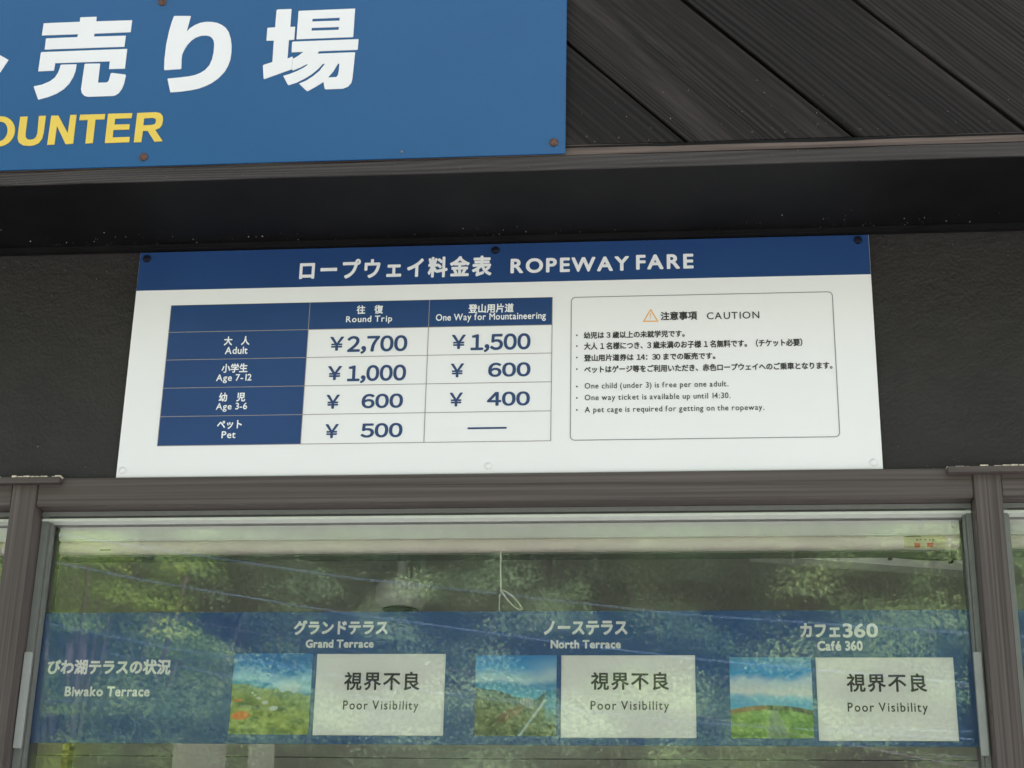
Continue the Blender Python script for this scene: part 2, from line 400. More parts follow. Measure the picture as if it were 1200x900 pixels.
# ------------------------------------------------------------------ trees
def leaf_cloud(clumps, per, size, flat=.75):
    """clumps: (centre, radius); small bent leaf faces spread near the outside of each clump"""
    cs = []
    for c, r_ in clumps:
        n = int(per*r_*r_)
        d = rng.normal(size=(n, 3)); d[:, 2] = np.abs(d[:, 2])*1.0-.35; d /= np.linalg.norm(d, axis=1)[:, None]
        rad = r_*(rng.random(n)**.22)[:, None]*(1+.25*rng.normal(size=(n, 1))*.5)
        p = np.array(c)+d*rad*np.array([1, 1, flat]); cs.append((p, d))
    P = np.concatenate([a for a, b in cs]); D = np.concatenate([b for a, b in cs]); n = len(P)
    nrm = D+np.array([0, 0, .6])+.28*rng.normal(size=(n, 3)); nrm /= np.linalg.norm(nrm, axis=1)[:, None]
    t = np.cross(nrm, rng.normal(size=(n, 3))); t /= np.linalg.norm(t, axis=1)[:, None]; b = np.cross(nrm, t)
    s = size*(.6+.8*rng.random((n, 1)))
    V = np.stack([P-t*s, P+t*s*.9-b*s*.5, P+t*s*.2+b*s*.75], 1).reshape(-1, 3)
    return V, n
def quads_mesh(name, V, n):
    me = bpy.data.meshes.new(name); me.vertices.add(3*n); me.vertices.foreach_set('co', V.astype(np.float32).ravel())
    me.loops.add(3*n); me.loops.foreach_set('vertex_index', np.arange(3*n, dtype=np.int32))
    me.polygons.add(n); me.polygons.foreach_set('loop_start', np.arange(0, 3*n, 3, dtype=np.int32))
    me.update(calc_edges=False); return me
def tree_parts(h, cr, nclump, per, size, spread=.8, seed=0, br=1.0):
    rd = random.Random(seed); mb = MB(); cl = []
    top = Vector((rd.uniform(-.3, .3), rd.uniform(-.3, .3), h*.8))
    mb.tube([(0, 0, -.6), (0, 0, h*.3), top*.6+Vector((0, 0, h*.12)), top], [h*.02, h*.016, h*.010, h*.004], 8)
    for i in range(nclump):
        a = rd.uniform(0, 6.283); q = rd.random()**.5; zz = rd.uniform(-1, 1)
        rr = cr*spread*q*math.sqrt(max(.15, 1-(zz*.75)**2))
        c = Vector((rr*math.cos(a), rr*math.sin(a), h*.56+zz*cr*.95))
        r_ = cr*rd.uniform(.15, .33); cl.append((tuple(c), r_))
        st = Vector((0, 0, h*rd.uniform(.15, .5)))
        md = (st+c)/2+Vector((rd.uniform(-.1, .1), rd.uniform(-.1, .1), -.05*h))
        mb.tube([st, md, c], [h*.006*br, h*.004*br, h*.0015*br], 5)
    V, n = leaf_cloud(cl, per, size)
    return mb, V, n
kinds = []
for k in range(5):
    mb, V, n = tree_parts(6.5, 2.7, 110, 5600, .022, seed=k+3)
    crown = quads_mesh('crown', V, n); crown.materials.append(M[['leaf0', 'leaf1', 'leaf2', 'leaf0', 'leaf1'][k]])
    tr = mesh('trunk', mb.v, mb.f); tr.materials.append(M['bark'])
    kinds.append((crown, tr))
TL = ['mid green bushy tree on the hillside mirrored in the window', 'grey green loose tree on the hillside mirrored in the window',
      'dark green dense tree on the hillside mirrored in the window', 'mid green bushy tree on the hillside mirrored in the window',
      'grey green loose tree on the hillside mirrored in the window']
def place_tree(p, k, s, rz, label, group):
    o = bpy.data.objects.new('hillside_tree', None); COL.objects.link(o); o.location = p; o.rotation_euler.z = rz; o.scale = (s, s, s)
    tag(o, label, 'tree', group)
    for nm, me in (('crown', kinds[k][0]), ('trunk', kinds[k][1])):
        c = bpy.data.objects.new(nm, me); COL.objects.link(c); c.parent = o
    return o
rocks_px = [(168, 668, 40), (820, 715, 34), (1075, 760, 30)]
rocks = [mirror(x, y, D) for x, y, D in rocks_px]
cnt = 0
d = 16.2
while d < 57:
    half = 9+d*.36; x = -half-d*.106+1
    while x < half-d*.106+1:
        px, dd = x+random.uniform(-1, 1), d+random.uniform(-1.2, 1.2)
        ok = True
        for q in rocks:
            t_ = (px-1.0)/(dd+2.8)-(q.x-1.0)/(-q.y+2.8)
            if abs(t_) < .022 and -6.0 < dd-(-q.y) < 1.5: ok = False
        if ok:
            k = random.choice([0, 1, 2, 3, 4, 1, 2]); s = random.uniform(.75, 1.15)*(.8 if d < 18 else .9 if d < 21 else 1)
            u_ = (px-1.0)/(dd+2.84)+.106        # bearing of the mirrored tree: negative is left in the photograph
            side = 'far left' if u_ < -.2 else 'left part' if u_ < -.08 else 'middle' if u_ < .05 else 'right part' if u_ < .18 else 'far right'
            row = 'at the foot of the slope' if dd < 20 else 'low on the slope' if dd < 29 else 'halfway up the slope' if dd < 42 else 'high on the slope'
            nm_ = ['mid green bushy', 'grey green loose', 'dark green dense', 'mid green bushy', 'grey green loose'][k]
            place_tree((px, -dd, hill_z(px, dd)-.2), k, s, random.uniform(0, 6.28), f'{nm_} tree {row}, {side} of the window reflection',
                       nm_+' trees '+row+', '+side)
            cnt += 1
        x += 3.0 if d > 25 else 2.4
    d += 3.3 if d > 25 else 2.7
# pinkish rock faces between the trees
for i, (q, lab, sz) in enumerate(zip(rocks, ['pinkish bare rock face among trees near the upper left of the window reflection',
        'low orange brown bare bank between trees in the middle right of the reflection',
        'broad pinkish crumbling rock slope at the right of the window reflection'], [(.55, 1.3), (.9, .8), (1.1, 2.2)])):
    bm = bmesh.new(); bmesh.ops.create_icosphere(bm, subdivisions=4, radius=1)
    for v in bm.verts:
        c = v.co.copy(); k = 1+.22*math.sin(c.x*5+i)+.16*math.sin(c.z*9+c.x*7)+.1*math.sin(c.y*13+c.z*5)+random.uniform(-.07, .07)
        v.co = Vector((c.x*sz[0], c.y*.9, c.z*sz[1]))*k
    me = bpy.data.meshes.new('rock_outcrop'); bm.to_mesh(me); bm.free()
    o = link('rock_outcrop', me, M['rock']); o.location = q; tag(o, lab, 'rock')
# the near yellow-green tree at the left
def near_tree(loc, h, cr, ncl, per, size, mat, seed, label):
    o = thing('broadleaf_tree', label, 'tree', loc)
    mb, V, n = tree_parts(h, cr, ncl, per, size, .9, seed, 1.7)
    for co in (V,): pass
    cm = quads_mesh('crown', V, n); cm.materials.append(M[mat]); c = bpy.data.objects.new('crown', cm); COL.objects.link(c); c.parent = o
    tm = mesh('trunk', mb.v, mb.f); tm.materials.append(M['bark']); c = bpy.data.objects.new('trunk', tm); COL.objects.link(c); c.parent = o
q = mirror(95, 800, 17.0)
near_tree((q.x, q.y, 0), q.z/.62*1.0, 2.15, 80, 9000, .016, 'leaf_yellow', 21, 'yellow green broadleaf tree nearest the building, mirrored at the left of the window')
q = mirror(250, 860, 19.0)
near_tree((q.x, q.y, hill_z(q.x, -q.y)), (q.z-hill_z(q.x, -q.y))/.62, 1.5, 60, 9000, .015, 'leaf0', 22, 'fresh green young tree mirrored behind the window banner, left of the first picture')

# power lines, mirrored in the glass
wires = [
 ('cable_blue', 14, [(53, 657), (180, 682), (400, 718), (650, 752), (813, 772), (1147, 802)], .0085, 'pale blue power line that crosses the middle placards in the window reflection'),
 ('cable_blue', 15, [(193, 645), (400, 676), (800, 720), (1145, 743)], .009, 'topmost pale blue power line in the window reflection'),
 ('cable', 13, [(50, 692), (90, 700), (167, 717), (300, 742)], .009, 'dark power line across the yellow green tree in the reflection'),
 ('cable_blue', 16, [(47, 747), (157, 772), (293, 797), (367, 808), (520, 830), (657, 843)], .0095, 'pale power line just over the banner heading at the left'),
 ('cable_blue', 13, [(53, 730), (200, 760), (283, 772), (397, 792), (520, 813), (800, 846), (1150, 867)], .006, 'thin blue power line near the top of the left banner pictures'),
 ('cable_blue', 16, [(40, 770), (200, 808), (333, 837), (557, 853)], .006, 'lowest thin pale power line at the left of the reflection'),
 ('cable', 15, [(817, 795), (1143, 806), (1195, 808)], .010, 'thick dark power line behind the right hand placard in the reflection'),
 ('cable_blue', 15, [(820, 847), (1050, 855), (1150, 858)], .007, 'pale power line low behind the right hand placard in the reflection'),
 ('black', 11, [(340, 655), (397, 705), (470, 775)], .004, 'thin dark wire running steeply down left of the hanging cord'),
]
for mat, D, pts, rad, lab in wires:
    P = [mirror(x, y, D) for x, y in pts]
    e0 = P[0]+(P[0]-P[1]).normalized()*9; e1 = P[-1]+(P[-1]-P[-2]).normalized()*9
    mb = MB(); mb.tube([e0]+P+[e1], rad*.55, 6)
    tag(mb.build('power_line', M[mat]), lab, 'power line', 'power lines mirrored in the window')

# ------------------------------------------------------------------ the building
WY = .008                                     # stucco wall face
ZS = ZB+.4539                                 # underside of the overhang
X0, X1 = -2.6, 3.9
t = thing('stucco_wall', 'black textured stucco wall around the white fare board, over the windows', 'wall', (1, WY, ZB))
MB().box(X0, X1, WY, WY+.14, ZB-.003, ZS+.30).build('wall_panel', M['stucco'], t)
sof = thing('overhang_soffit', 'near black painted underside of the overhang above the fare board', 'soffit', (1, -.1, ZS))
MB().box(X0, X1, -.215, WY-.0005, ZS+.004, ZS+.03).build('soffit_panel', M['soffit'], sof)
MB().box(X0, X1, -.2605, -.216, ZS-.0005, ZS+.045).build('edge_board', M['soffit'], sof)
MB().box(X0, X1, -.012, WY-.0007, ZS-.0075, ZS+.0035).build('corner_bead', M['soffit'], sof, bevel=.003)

fb = thing('fascia_batten', 'weathered grey wooden batten with worn brown upper edge under the black planks', 'batten', (1, -.265, ZS))
mb = MB()
xs_ = [X0+i*.05 for i in range(int((X1-X0)/.05)+1)]
def strip(profile_lo, profile_hi, Yf, Yb, wob, name, mat):
    mb = MB(); n = len(xs_)
    vs = []
    for x in xs_:
        a = wob*math.sin(x*9.1)+wob*.7*math.sin(x*23+1)+random.uniform(-wob, wob)*.6
        vs += [(x, Yf[0], profile_lo), (x, Yf[1], profile_hi+a), (x, Yb, profile_hi+a), (x, Yb, profile_lo)]
    fs = []
    for i in range(n-1):
        for k in range(4): fs.append((4*i+k, 4*i+(k+1) % 4, 4*i+4+(k+1) % 4, 4*i+4+k))
    mb.add(vs, fs+[(0, 1, 2, 3), (4*n-1, 4*n-2, 4*n-3, 4*n-4)]); return mb.build(name, mat, fb)
strip(ZS-.001, ZS+.0235, (-.2655, -.2655), -.2612, .0007, 'grey_edge', M['batten'])
strip(ZS+.0262, ZS+.046, (-.2640, -.2590), -.2400, .0012, 'brown_edge', M['batten_top'])

# diagonal planks, each one an object
cl_ = thing('plank_cladding', 'black stained diagonal wooden planks covering the upper front beside the blue sign', 'cladding', (1, -.25, ZS))
MB().box(X0, X1, -.236, -.20, ZS+.046, ZS+1.15).build('backing_board', M['black'], cl_)
zlo, zhi = ZS+.0475, ZS+1.15
cbase = 1.522-.4539                            # x + (z - ZS) of the groove that ends beside the sign
step = .2815
for k in range(-13, 12):
    ca, cb = cbase+k*step, cbase+(k+1)*step    # plank between the two 45 degree grooves
    gap = .0095*random.uniform(.8, 1.1); ca += gap
    lo, hi = zlo-ZS+random.uniform(-.0015, .001), zhi-ZS
    if k == -1: lo += -.0005
    # polygon ca <= x+z <= cb clipped to the wall strip
    poly = [(ca-lo, lo), (cb-lo, lo), (cb-hi, hi), (ca-hi, hi)]
    def clip(poly, xc, keep_right):
        out = []
        for i in range(len(poly)):
            p, q = poly[i], poly[(i+1) % len(poly)]
            ip = (p[0] >= xc) == keep_right; iq = (q[0] >= xc) == keep_right
            if ip: out.append(p)
            if ip != iq:
                s = (xc-p[0])/(q[0]-p[0]); out.append((xc, p[1]+(q[1]-p[1])*s))
        return out
    poly = clip(poly, X0, True)
    if len(poly) > 2: poly = clip(poly, X1, False)
    if len(poly) < 3: continue
    yf = -.2585+random.uniform(-.0015, .0015)
    mb = MB(); mb.prism([(x, ZS+z) for x, z in poly], yf, -.2365); mb.build('plank', M['plank'], cl_, bevel=.0016)
    for s in (.12, .30, .5, .70, .9):           # nail heads along the lower end
        if random.random() < .7:
            x = ca-lo-.03+(cb-ca)*s; z = lo+.018+random.uniform(-.006, .012)
            if X0 < x < X1 and x+z > ca+.006 and (x > .84 or x < -5):
                MB().lathe([(.0022, 0), (.0018, -.0008)], (x, yf, ZS+z), 'y', 8).build('nail', M['batten'], cl_)
rf = thing('roof_eave', 'dark flat eave board along the top of the plank front, above the photo', 'eave', (1, -.2, ZS+1.15))
MB().box(X0-.1, X1+.1, -.34, .5, ZS+1.152, ZS+1.21).build('eave_board', M['soffit'], rf)
MB().box(X0-.1, X1+.1, -.36, -.341, ZS+1.13, ZS+1.24).build('gutter', M['alu_dark'], rf)

# ------------------------------------------------------------------ upper blue sign
SY = -.2695
sg = thing('counter_sign', 'large blue sign with white Japanese characters and yellow COUNTER lettering, screwed to black planks', 'sign', (-.5, SY, ZS+.02))
a = at(662.3, 181.2, SY); b_ = at(0, 198.4, SY)
sx1, sz0 = (a.x+at(664.5, 0, SY).x)/2, (a.z+b_.z)/2
MB().box(-2.0, sx1, SY, SY+.003, sz0, sz0+.378).build('panel', M['sign'], sg, bevel=.0006)
def sc(pts, s, ox, oy): return [(ox+x/s, oy+y/s) for x, y in pts]
k1 = lambda p: sc(p, 8.18, 30, 10)
k2 = lambda p: sc(p, 8.18, 180, 10)
k3 = lambda p: sc(p, 7.5, 300, 0)
k4 = lambda p: sc(p, 5.714, 0, 110)
SL = SY-.0001
trace(sg, [[k1([(175,148),(180,144),(522,130),(526,92),(532,87),(682,82),(678,126),(1022,115),(1008,228),(662,243),(655,272),(962,263),(948,368),(185,395),(197,295),(203,289),(498,277),(505,248),(158,260)])],
           [k1([(148,430),(156,421),(975,390),(953,578),(801,582),(810,508),(285,526),(274,592),(268,598),(123,604)])],
           [k1([(335,550),(345,541),(490,537),(480,600),(457,660),(420,720),(370,772),(300,817),(220,850),(122,876),(80,755),(84,748),(160,732),(235,700),(282,665),(312,620),(328,580)])],
           [k1([(567,538),(575,532),(716,530),(695,714),(775,712),(790,706),(800,690),(818,625),(830,620),(958,636),(962,645),(945,720),(925,770),(895,812),(865,832),(840,840),(600,848),(565,838),(540,812),(533,775)])]], SL, M['sign_white'])
trace(sg, [[k2([(195,80),(203,74),(358,75),(318,225),(350,192),(400,160),(450,140),(500,131),(560,131),(610,140),(655,160),(695,190),(722,230),(740,290),(748,350),(747,420),(737,490),(715,550),(680,610),(620,672),(560,715),(500,745),(430,770),(360,785),(250,800),(162,805),(135,680),(140,674),(250,664),(340,653),(400,640),(450,620),(495,592),(535,548),(562,490),(577,420),(582,345),(577,310),(560,282),(535,266),(500,260),(450,264),(405,281),(365,308),(325,350),(295,398),(276,440),(270,480),(267,575),(260,582),(107,592),(102,585),(106,490),(122,350),(150,220),(175,135)])]], SL, M['sign_white'])
trace(sg, [[k3([(182,95),(192,86),(313,82),(302,240),(345,238),(337,350),(290,354),(277,518),(320,500),(326,512),(312,611),(75,697),(68,692),(62,580),(70,572),(145,548),(158,358),(93,360),(101,252),(108,247),(170,243),(175,170)])],
           [k3([(375,105),(382,98),(872,78),(855,322),(849,328),(357,347)]), k3([(497,168),(737,157),(735,184),(495,192)]), k3([(490,247),(730,239),(727,265),(488,273)])],
           [k3([(318,377),(326,369),(902,347),(895,435),(888,440),(556,452),(538,475),(872,462),(848,690),(838,730),(810,762),(765,781),(612,787),(604,780),(594,722),(530,762),(455,803),(445,800),(380,738),(440,712),(500,675),(560,625),(608,562),(587,564),(550,605),(490,655),(430,692),(360,727),(290,750),(280,745),(240,670),(300,652),(360,628),(420,598),(462,568),(440,569),(390,595),(326,621),(314,610),(327,520),(370,495),(420,458),(314,461)]), k3([(735,560),(728,630),(722,660),(708,680),(632,684),(680,630),(720,563)])]], SL, M['sign_white'])
trace(sg, [[[(-62,22),(-42,21),(-45,42),(0,64.8),(10.1,70.5),(.4,85),(-48,60),(-52,105),(-73,106)]]], SL, M['sign_white'])
trace(sg, [[k4([(137,155),(187,153),(172,265),(173,290),(185,306),(205,309),(228,304),(243,290),(252,265),(262,150),(308,148),(294,260),(283,300),(262,330),(230,345),(195,350),(155,346),(127,327),(119,300),(121,275)])]], SL, M['yellow'])
trace(sg, [[k4([(345,148),(392,147),(455,265),(472,143),(514,142),(490,335),(440,338),(382,215),(365,341),(317,343)])]], SL, M['yellow'])
trace(sg, [[k4([(538,142),(706,137),(700,172),(640,174),(622,331),(573,334),(590,176),(532,178)])]], SL, M['yellow'])
trace(sg, [[k4([(725,135),(887,131),(882,164),(772,168),(766,208),(870,205),(865,240),(760,243),(755,294),(870,290),(866,325),(703,331)])]], SL, M['yellow'])
trace(sg, [[k4([(920,130),(1045,125),(1075,131),(1090,150),(1092,175),(1086,208),(1070,230),(1040,243),(1090,318),(1035,322),(990,250),(958,250),(947,324),(897,326)]), k4([(966,165),(1025,162),(1043,168),(1046,182),(1040,202),(1020,210),(960,213)])]], SL, M['yellow'])
el = lambda cx, cy, rx, ry: [(cx+rx*math.cos(6.2832*i/28)-.10*ry*math.sin(6.2832*i/28), cy+ry*math.sin(6.2832*i/28)) for i in range(28)]
trace(sg, [[k4(el(0, 253, 101, 101)), k4(el(0, 253, 52, 66))]], SL, M['yellow'])
text(sg, 'TICKET', -290, 158, 160, 33, SL, M['yellow'], .03, 'letter', .08, thick=.001)
text(sg, 'C', -48, 152, 29, 35, SL, M['yellow'], .03, 'letter', thick=.001)
text(sg, 'チケッ', -300, 72, 380, 84, SL, M['sign_white'], .035, 'letter', .2, thick=.001)
for x, y in ((190, 2), (168, 183.5), (649, 166.5), (-310, 198), (-290, 12), (645, -11)):
    p = at(x, y, SY-.002)
    MB().lathe([(.0078, 0), (.0078, -.0016), (.0062, -.0038), (.0028, -.0052)], (p.x, SY, p.z), 'y', 18).build('bolt', M['bolt_rust'], sg, smooth=True)
p = at(471, 178, SY); MB().lathe([(.0026, 0), (.0018, -.002)], (p.x, SY, p.z), 'y', 10).build('pin', M['alu'], sg)

# ------------------------------------------------------------------ fare board
fbd = thing('fare_board', 'white ropeway fare board with navy header and price table, on the wall over the window', 'sign', (.675, 0, ZB))
BW, BH = 1.35, .4441
MB().box(0, BW, 0, .0035, ZB, ZB+BH).build('panel', M['white_gloss'], fbd, bevel=.0005)
zh = ZB+.3657
MB().box(.0004, BW-.0004, -.0003, -.00002, zh, ZB+BH-.0004).build('header_band', M['navy'], fbd)
T0, T1, TT, TB_ = .0705, .7794, ZB+.3336, ZB+.0588
c2 = np.mean([at(362.7, 354).x, at(356.7, 460).x, at(353, 519).x]); c3 = np.mean([at(502.5, 365).x, at(499, 470).x, at(497, 517).x])
r1 = np.mean([at(197, 390).z, at(361, 386).z, at(646.7, 380.7).z]); r2 = np.mean([at(193, 421.7).z, at(358, 418.7).z, at(646, 414.7).z])
r3 = np.mean([at(190, 455).z, at(356, 452).z, at(646, 448).z]); r4 = np.mean([at(187, 488).z, at(645, 482).z])
rows_ = [TT, r1, r2, r3, r4, TB_]; cols_ = [T0, c2, c3, T1]
for i in range(5):
    for j in range(3):
        if i == 0 or j == 0:
            MB().box(cols_[j]+.0005, cols_[j+1]-.0005, -.0003, -.00002, rows_[i+1]+.0005, rows_[i]-.0005).build('table_cell', M['navy'], fbd)
lw = .0006
for z in rows_: MB().box(T0-lw, T1+lw, -.00055, -.00035, z-lw, z+lw).build('table_line', M['line_dark'] if z in (TT,) else M['line'], fbd)
for x in cols_: MB().box(x-lw, x+lw, -.00080, -.0006, TB_-lw, TT+lw).build('table_line', M['line'], fbd)
WT, NT, IK = M['white_text'], M['navy_text'], M['ink']
YT = -.0006
text(fbd, 'ロープウェイ料金表', 463, 314, 225, 24.5, YT, WT, .038, track=.12)
text(fbd, 'ROPEWAY', 667.5, 310.2, 139, 17.5, YT, WT, .034, track=.06, res=5)
text(fbd, 'FARE', 779, 306.6, 67.5, 17.5, YT, WT, .034, track=.06, res=5)
text(fbd, '往\u3000復', 433.5, 362.7, 31, 10.3, YT, WT, .032)
text(fbd, 'Round Trip', 432.5, 374.8, 54, 9.6, YT, WT, .018, track=.03)
text(fbd, '登山用片道', 575.5, 361.2, 53, 10.8, YT, WT, .032)
text(fbd, 'One Way for Mountaineering', 575, 372.0, 129, 10.6, YT, WT, .018)
text(fbd, '大\u3000人', 277.6, 399.3, 30, 10.6, YT, WT, .032)
text(fbd, 'Adult', 277, 410.6, 26.5, 8.6, YT, WT, .018)
text(fbd, '小学生', 275, 431.3, 30.5, 10.8, YT, WT, .032)
text(fbd, 'Age 7-12', 274, 443.6, 41.5, 10.4, YT, WT, .018)
text(fbd, '幼\u3000児', 272, 465.3, 31, 10.8, YT, WT, .032)
text(fbd, 'Age 3-6', 271.3, 477.2, 36.5, 10.4, YT, WT, .018)
text(fbd, 'ペット', 268.9, 497.5, 29, 10.4, YT, WT, .032)
text(fbd, 'Pet', 267.9, 509.4, 16.5, 8.4, YT, WT, .018)
fw = lambda q: ''.join(chr(ord(c)+0xFEE0) for c in q)
def price(num, yx0, yx1, nx0, nx1, y0, y1, comma=False, dy=0):
    cy = (y0+y1)/2
    text(fbd, '￥', (yx0+yx1)/2, cy+1-dy, yx1-yx0, y1-y0-.5, YT, NT, .022, 'yen_sign', res=4)
    text(fbd, fw(num), (nx0+nx1)/2, cy+(2.0 if comma else 0), nx1-nx0, y1-y0+(4.2 if comma else 0), YT, NT, .030, 'price', .055, res=5)
price('2,700', 386.5, 403, 406.7, 477.3, 393.3, 410.3, True)
price('1,500', 529.3, 545.8, 551.5, 621.7, 391, 408.3, True)
price('1,000', 384, 400.5, 407, 475.8, 427.7, 444.7, True)
price('600', 528, 543.7, 572, 621.7, 424.7, 441.5)
price('600', 382.3, 398, 423.7, 472.3, 461.3, 478.3)
price('400', 526.7, 542.3, 570.7, 621, 458.8, 475.6)
price('500', 381, 396.7, 422.7, 471.7, 495.7, 512.7)
p = at(570.8, 501.8); MB().box(at(548, 502).x, at(593.7, 502).x, -.0009, -.0006, p.z-.0017, p.z+.0017).build('price_dash', NT, fbd)
# caution box
cx0, cx1, cz0, cz1 = .813, 1.2808, ZB+.0583, ZB+.3337
def rring(x0, x1, z0, z1, rad, wd, Y):
    def loop(ins):
        out = []
        for (cx, cz, a0) in ((x1-rad, z1-rad, 0), (x0+rad, z1-rad, 90), (x0+rad, z0+rad, 180), (x1-rad, z0+rad, 270)):
            for i in range(7):
                a_ = R(a0+15*i); out.append((cx+(rad-ins)*math.cos(a_), Y, cz+(rad-ins)*math.sin(a_)))
        return out
    A, B = loop(0), loop(wd); n = len(A)
    return A+B, [(i, (i+1) % n, (i+1) % n+n, i+n) for i in range(n)]
vs, fs = rring(cx0, cx1, cz0, cz1, .009, .0016, -.0006)
MB().add(vs, fs).build('caution_border', M['box_line'], fbd)
tri = [at(762.4, 361.8), at(771.8, 377.0), at(753.2, 377.4)]
cen = sum(tri, Vector())/3
inn = [cen+(q-cen)*.76 for q in tri]
MB().add([(q.x, -.0006, q.z) for q in tri+inn], [(0, 1, 4, 3), (1, 2, 5, 4), (2, 0, 3, 5)]).build('warning_triangle', M['orange'], fbd)
p = at(762.4, 371); MB().box(p.x-.0006, p.x+.0006, -.0007, -.0005, p.z-.002, p.z+.006).box(p.x-.0007, p.x+.0007, -.0007, -.0005, p.z-.0052, p.z-.0036).build('exclamation_mark', M['orange'], fbd)
text(fbd, '注意事項', 795.5, 370, 43, 10.3, YT, IK, .032)
text(fbd, 'CAUTION', 859, 369.6, 61.5, 8.3, YT, IK, .008, track=.06, res=4)
text(fbd, '幼児は ３ 歳以上の未就学児です。', 743, 391.9, 118.5, 8.3, YT, IK, .034)
text(fbd, '大人 １ 名様につき、３ 歳未満のお子様 １ 名無料です。（チケット必要）', 811.5, 403.4, 256, 9, YT, IK, .034)
text(fbd, '登山用片道券は １４：３０ までの販売です。', 761, 418.2, 154, 8.3, YT, IK, .034)
text(fbd, 'ペットはゲージ等をご利用いただき、赤色ロープウェイへのご乗車となります。', 829, 430.6, 291, 8.6, YT, IK, .034)
text(fbd, 'One child (under 3) is free per one adult.', 769, 451.9, 168.5, 8.8, YT, IK, .010, track=.03)
text(fbd, 'One way ticket is available up until 14:30.', 770.3, 465.6, 171, 8.8, YT, IK, .010, track=.03)
text(fbd, 'A pet cage is required for getting on the ropeway.', 790, 479.6, 210.5, 8.8, YT, IK, .010, track=.03)
for y in (393, 405.6, 419, 432.6, 453, 466.4, 480.4):
    p = at(676, y); MB().lathe([(.0016, 0), (.0014, -.0004)], (p.x, -.0002, p.z), 'y', 10).build('bullet_dot', IK, fbd)
for x, y, mt in ((172, 303, 'bolt_black'), (580.5, 293, 'bolt_black'), (1005.5, 281, 'bolt_black'), (143.5, 551, 'bolt_white'), (572, 545.5, 'bolt_white'), (1024, 541.5, 'bolt_white')):
    p = at(x, y, -.002)
    cap = [(.0076, -.0003), (.0076, -.0022), (.0058, -.0048), (.002, -.0056)] if mt == 'bolt_black' else [(.0068, -.0003), (.0066, -.0012), (.0052, -.0026), (.002, -.0031)]
    MB().lathe(cap, (p.x, 0, p.z), 'y', 20).build('screw_cap', M[mt], fbd, smooth=True)

# ------------------------------------------------------------------ timber-look window surround
FY = -.014                                    # front of the posts
HZ0 = (at(40, 592.7, FY).z+at(1141.7, 582.3, FY).z)/2; HZ1 = ZB-.0035
SILL = 1.30
PW = .046
px = [at(41, 593, FY).x-PW, at(1142, 582, FY).x]          # left faces of the two posts in view
pitch_ = px[1]-px[0]
surround = thing('window_surround', 'dark brown wood grain frame of head rail and posts around the windows', 'window frame', (.7, 0, ZB))
posts = [px[0]-pitch_, px[0], px[1], px[1]+pitch_]
MB().box(posts[0]+PW, posts[1]-.0004, FY+.003, .13, HZ0, HZ1).build('head_rail', M['frame_h'], surround, bevel=.0015)
MB().box(posts[1]+PW+.0004, posts[2]-.0004, FY+.003, .13, HZ0, HZ1).build('head_rail', M['frame_h'], surround, bevel=.0015)
MB().box(posts[2]+PW+.0004, posts[3], FY+.003, .13, HZ0, HZ1).build('head_rail', M['frame_h'], surround, bevel=.0015)
for x in posts: MB().box(x, x+PW, FY, .13, SILL, HZ1-.0008).build('post', M['frame_v'], surround, bevel=.0015)
for x in posts:
    c = x+PW/2
    z = HZ1-.0135
    MB().box(c-.066, c+.068, FY-.014, FY-.0004, z, z+.0115).build('cap_strip', M['frame_h'], surround, bevel=.0012)
MB().box(X0, X1, FY-.06, .16, SILL-.045, SILL).build('sill_board', M['frame_h'], surround, bevel=.003)
MB().box(X0, X1, WY, WY+.14, 0, SILL-.046).build('lower_wall', M['stucco'], t)
for xa, xb in ((X0, posts[0]), (posts[3]+PW, X1)):
    if xb > xa: MB().box(xa, xb, WY, WY+.14, SILL+.0, ZB-.0035).build('wall_panel', M['stucco'], t)
# crumbly sealant on top of the cap strips
mb = MB()
for x in posts[1:3]:
    q = x+PW/2-.066
    while q < x+PW/2+.066:
        wd = random.uniform(.004, .014)
        if random.random() < .82:
            h_ = random.uniform(.001, .0034)
            mb.box(q, q+wd, FY-.009+random.uniform(-.004, .002), FY+.008, HZ1-.0022, HZ1-.0018+h_)
        q += wd+random.uniform(0, .003)
tag(mb.build('sealant_crumbs', M['sealant']), kind='stuff')

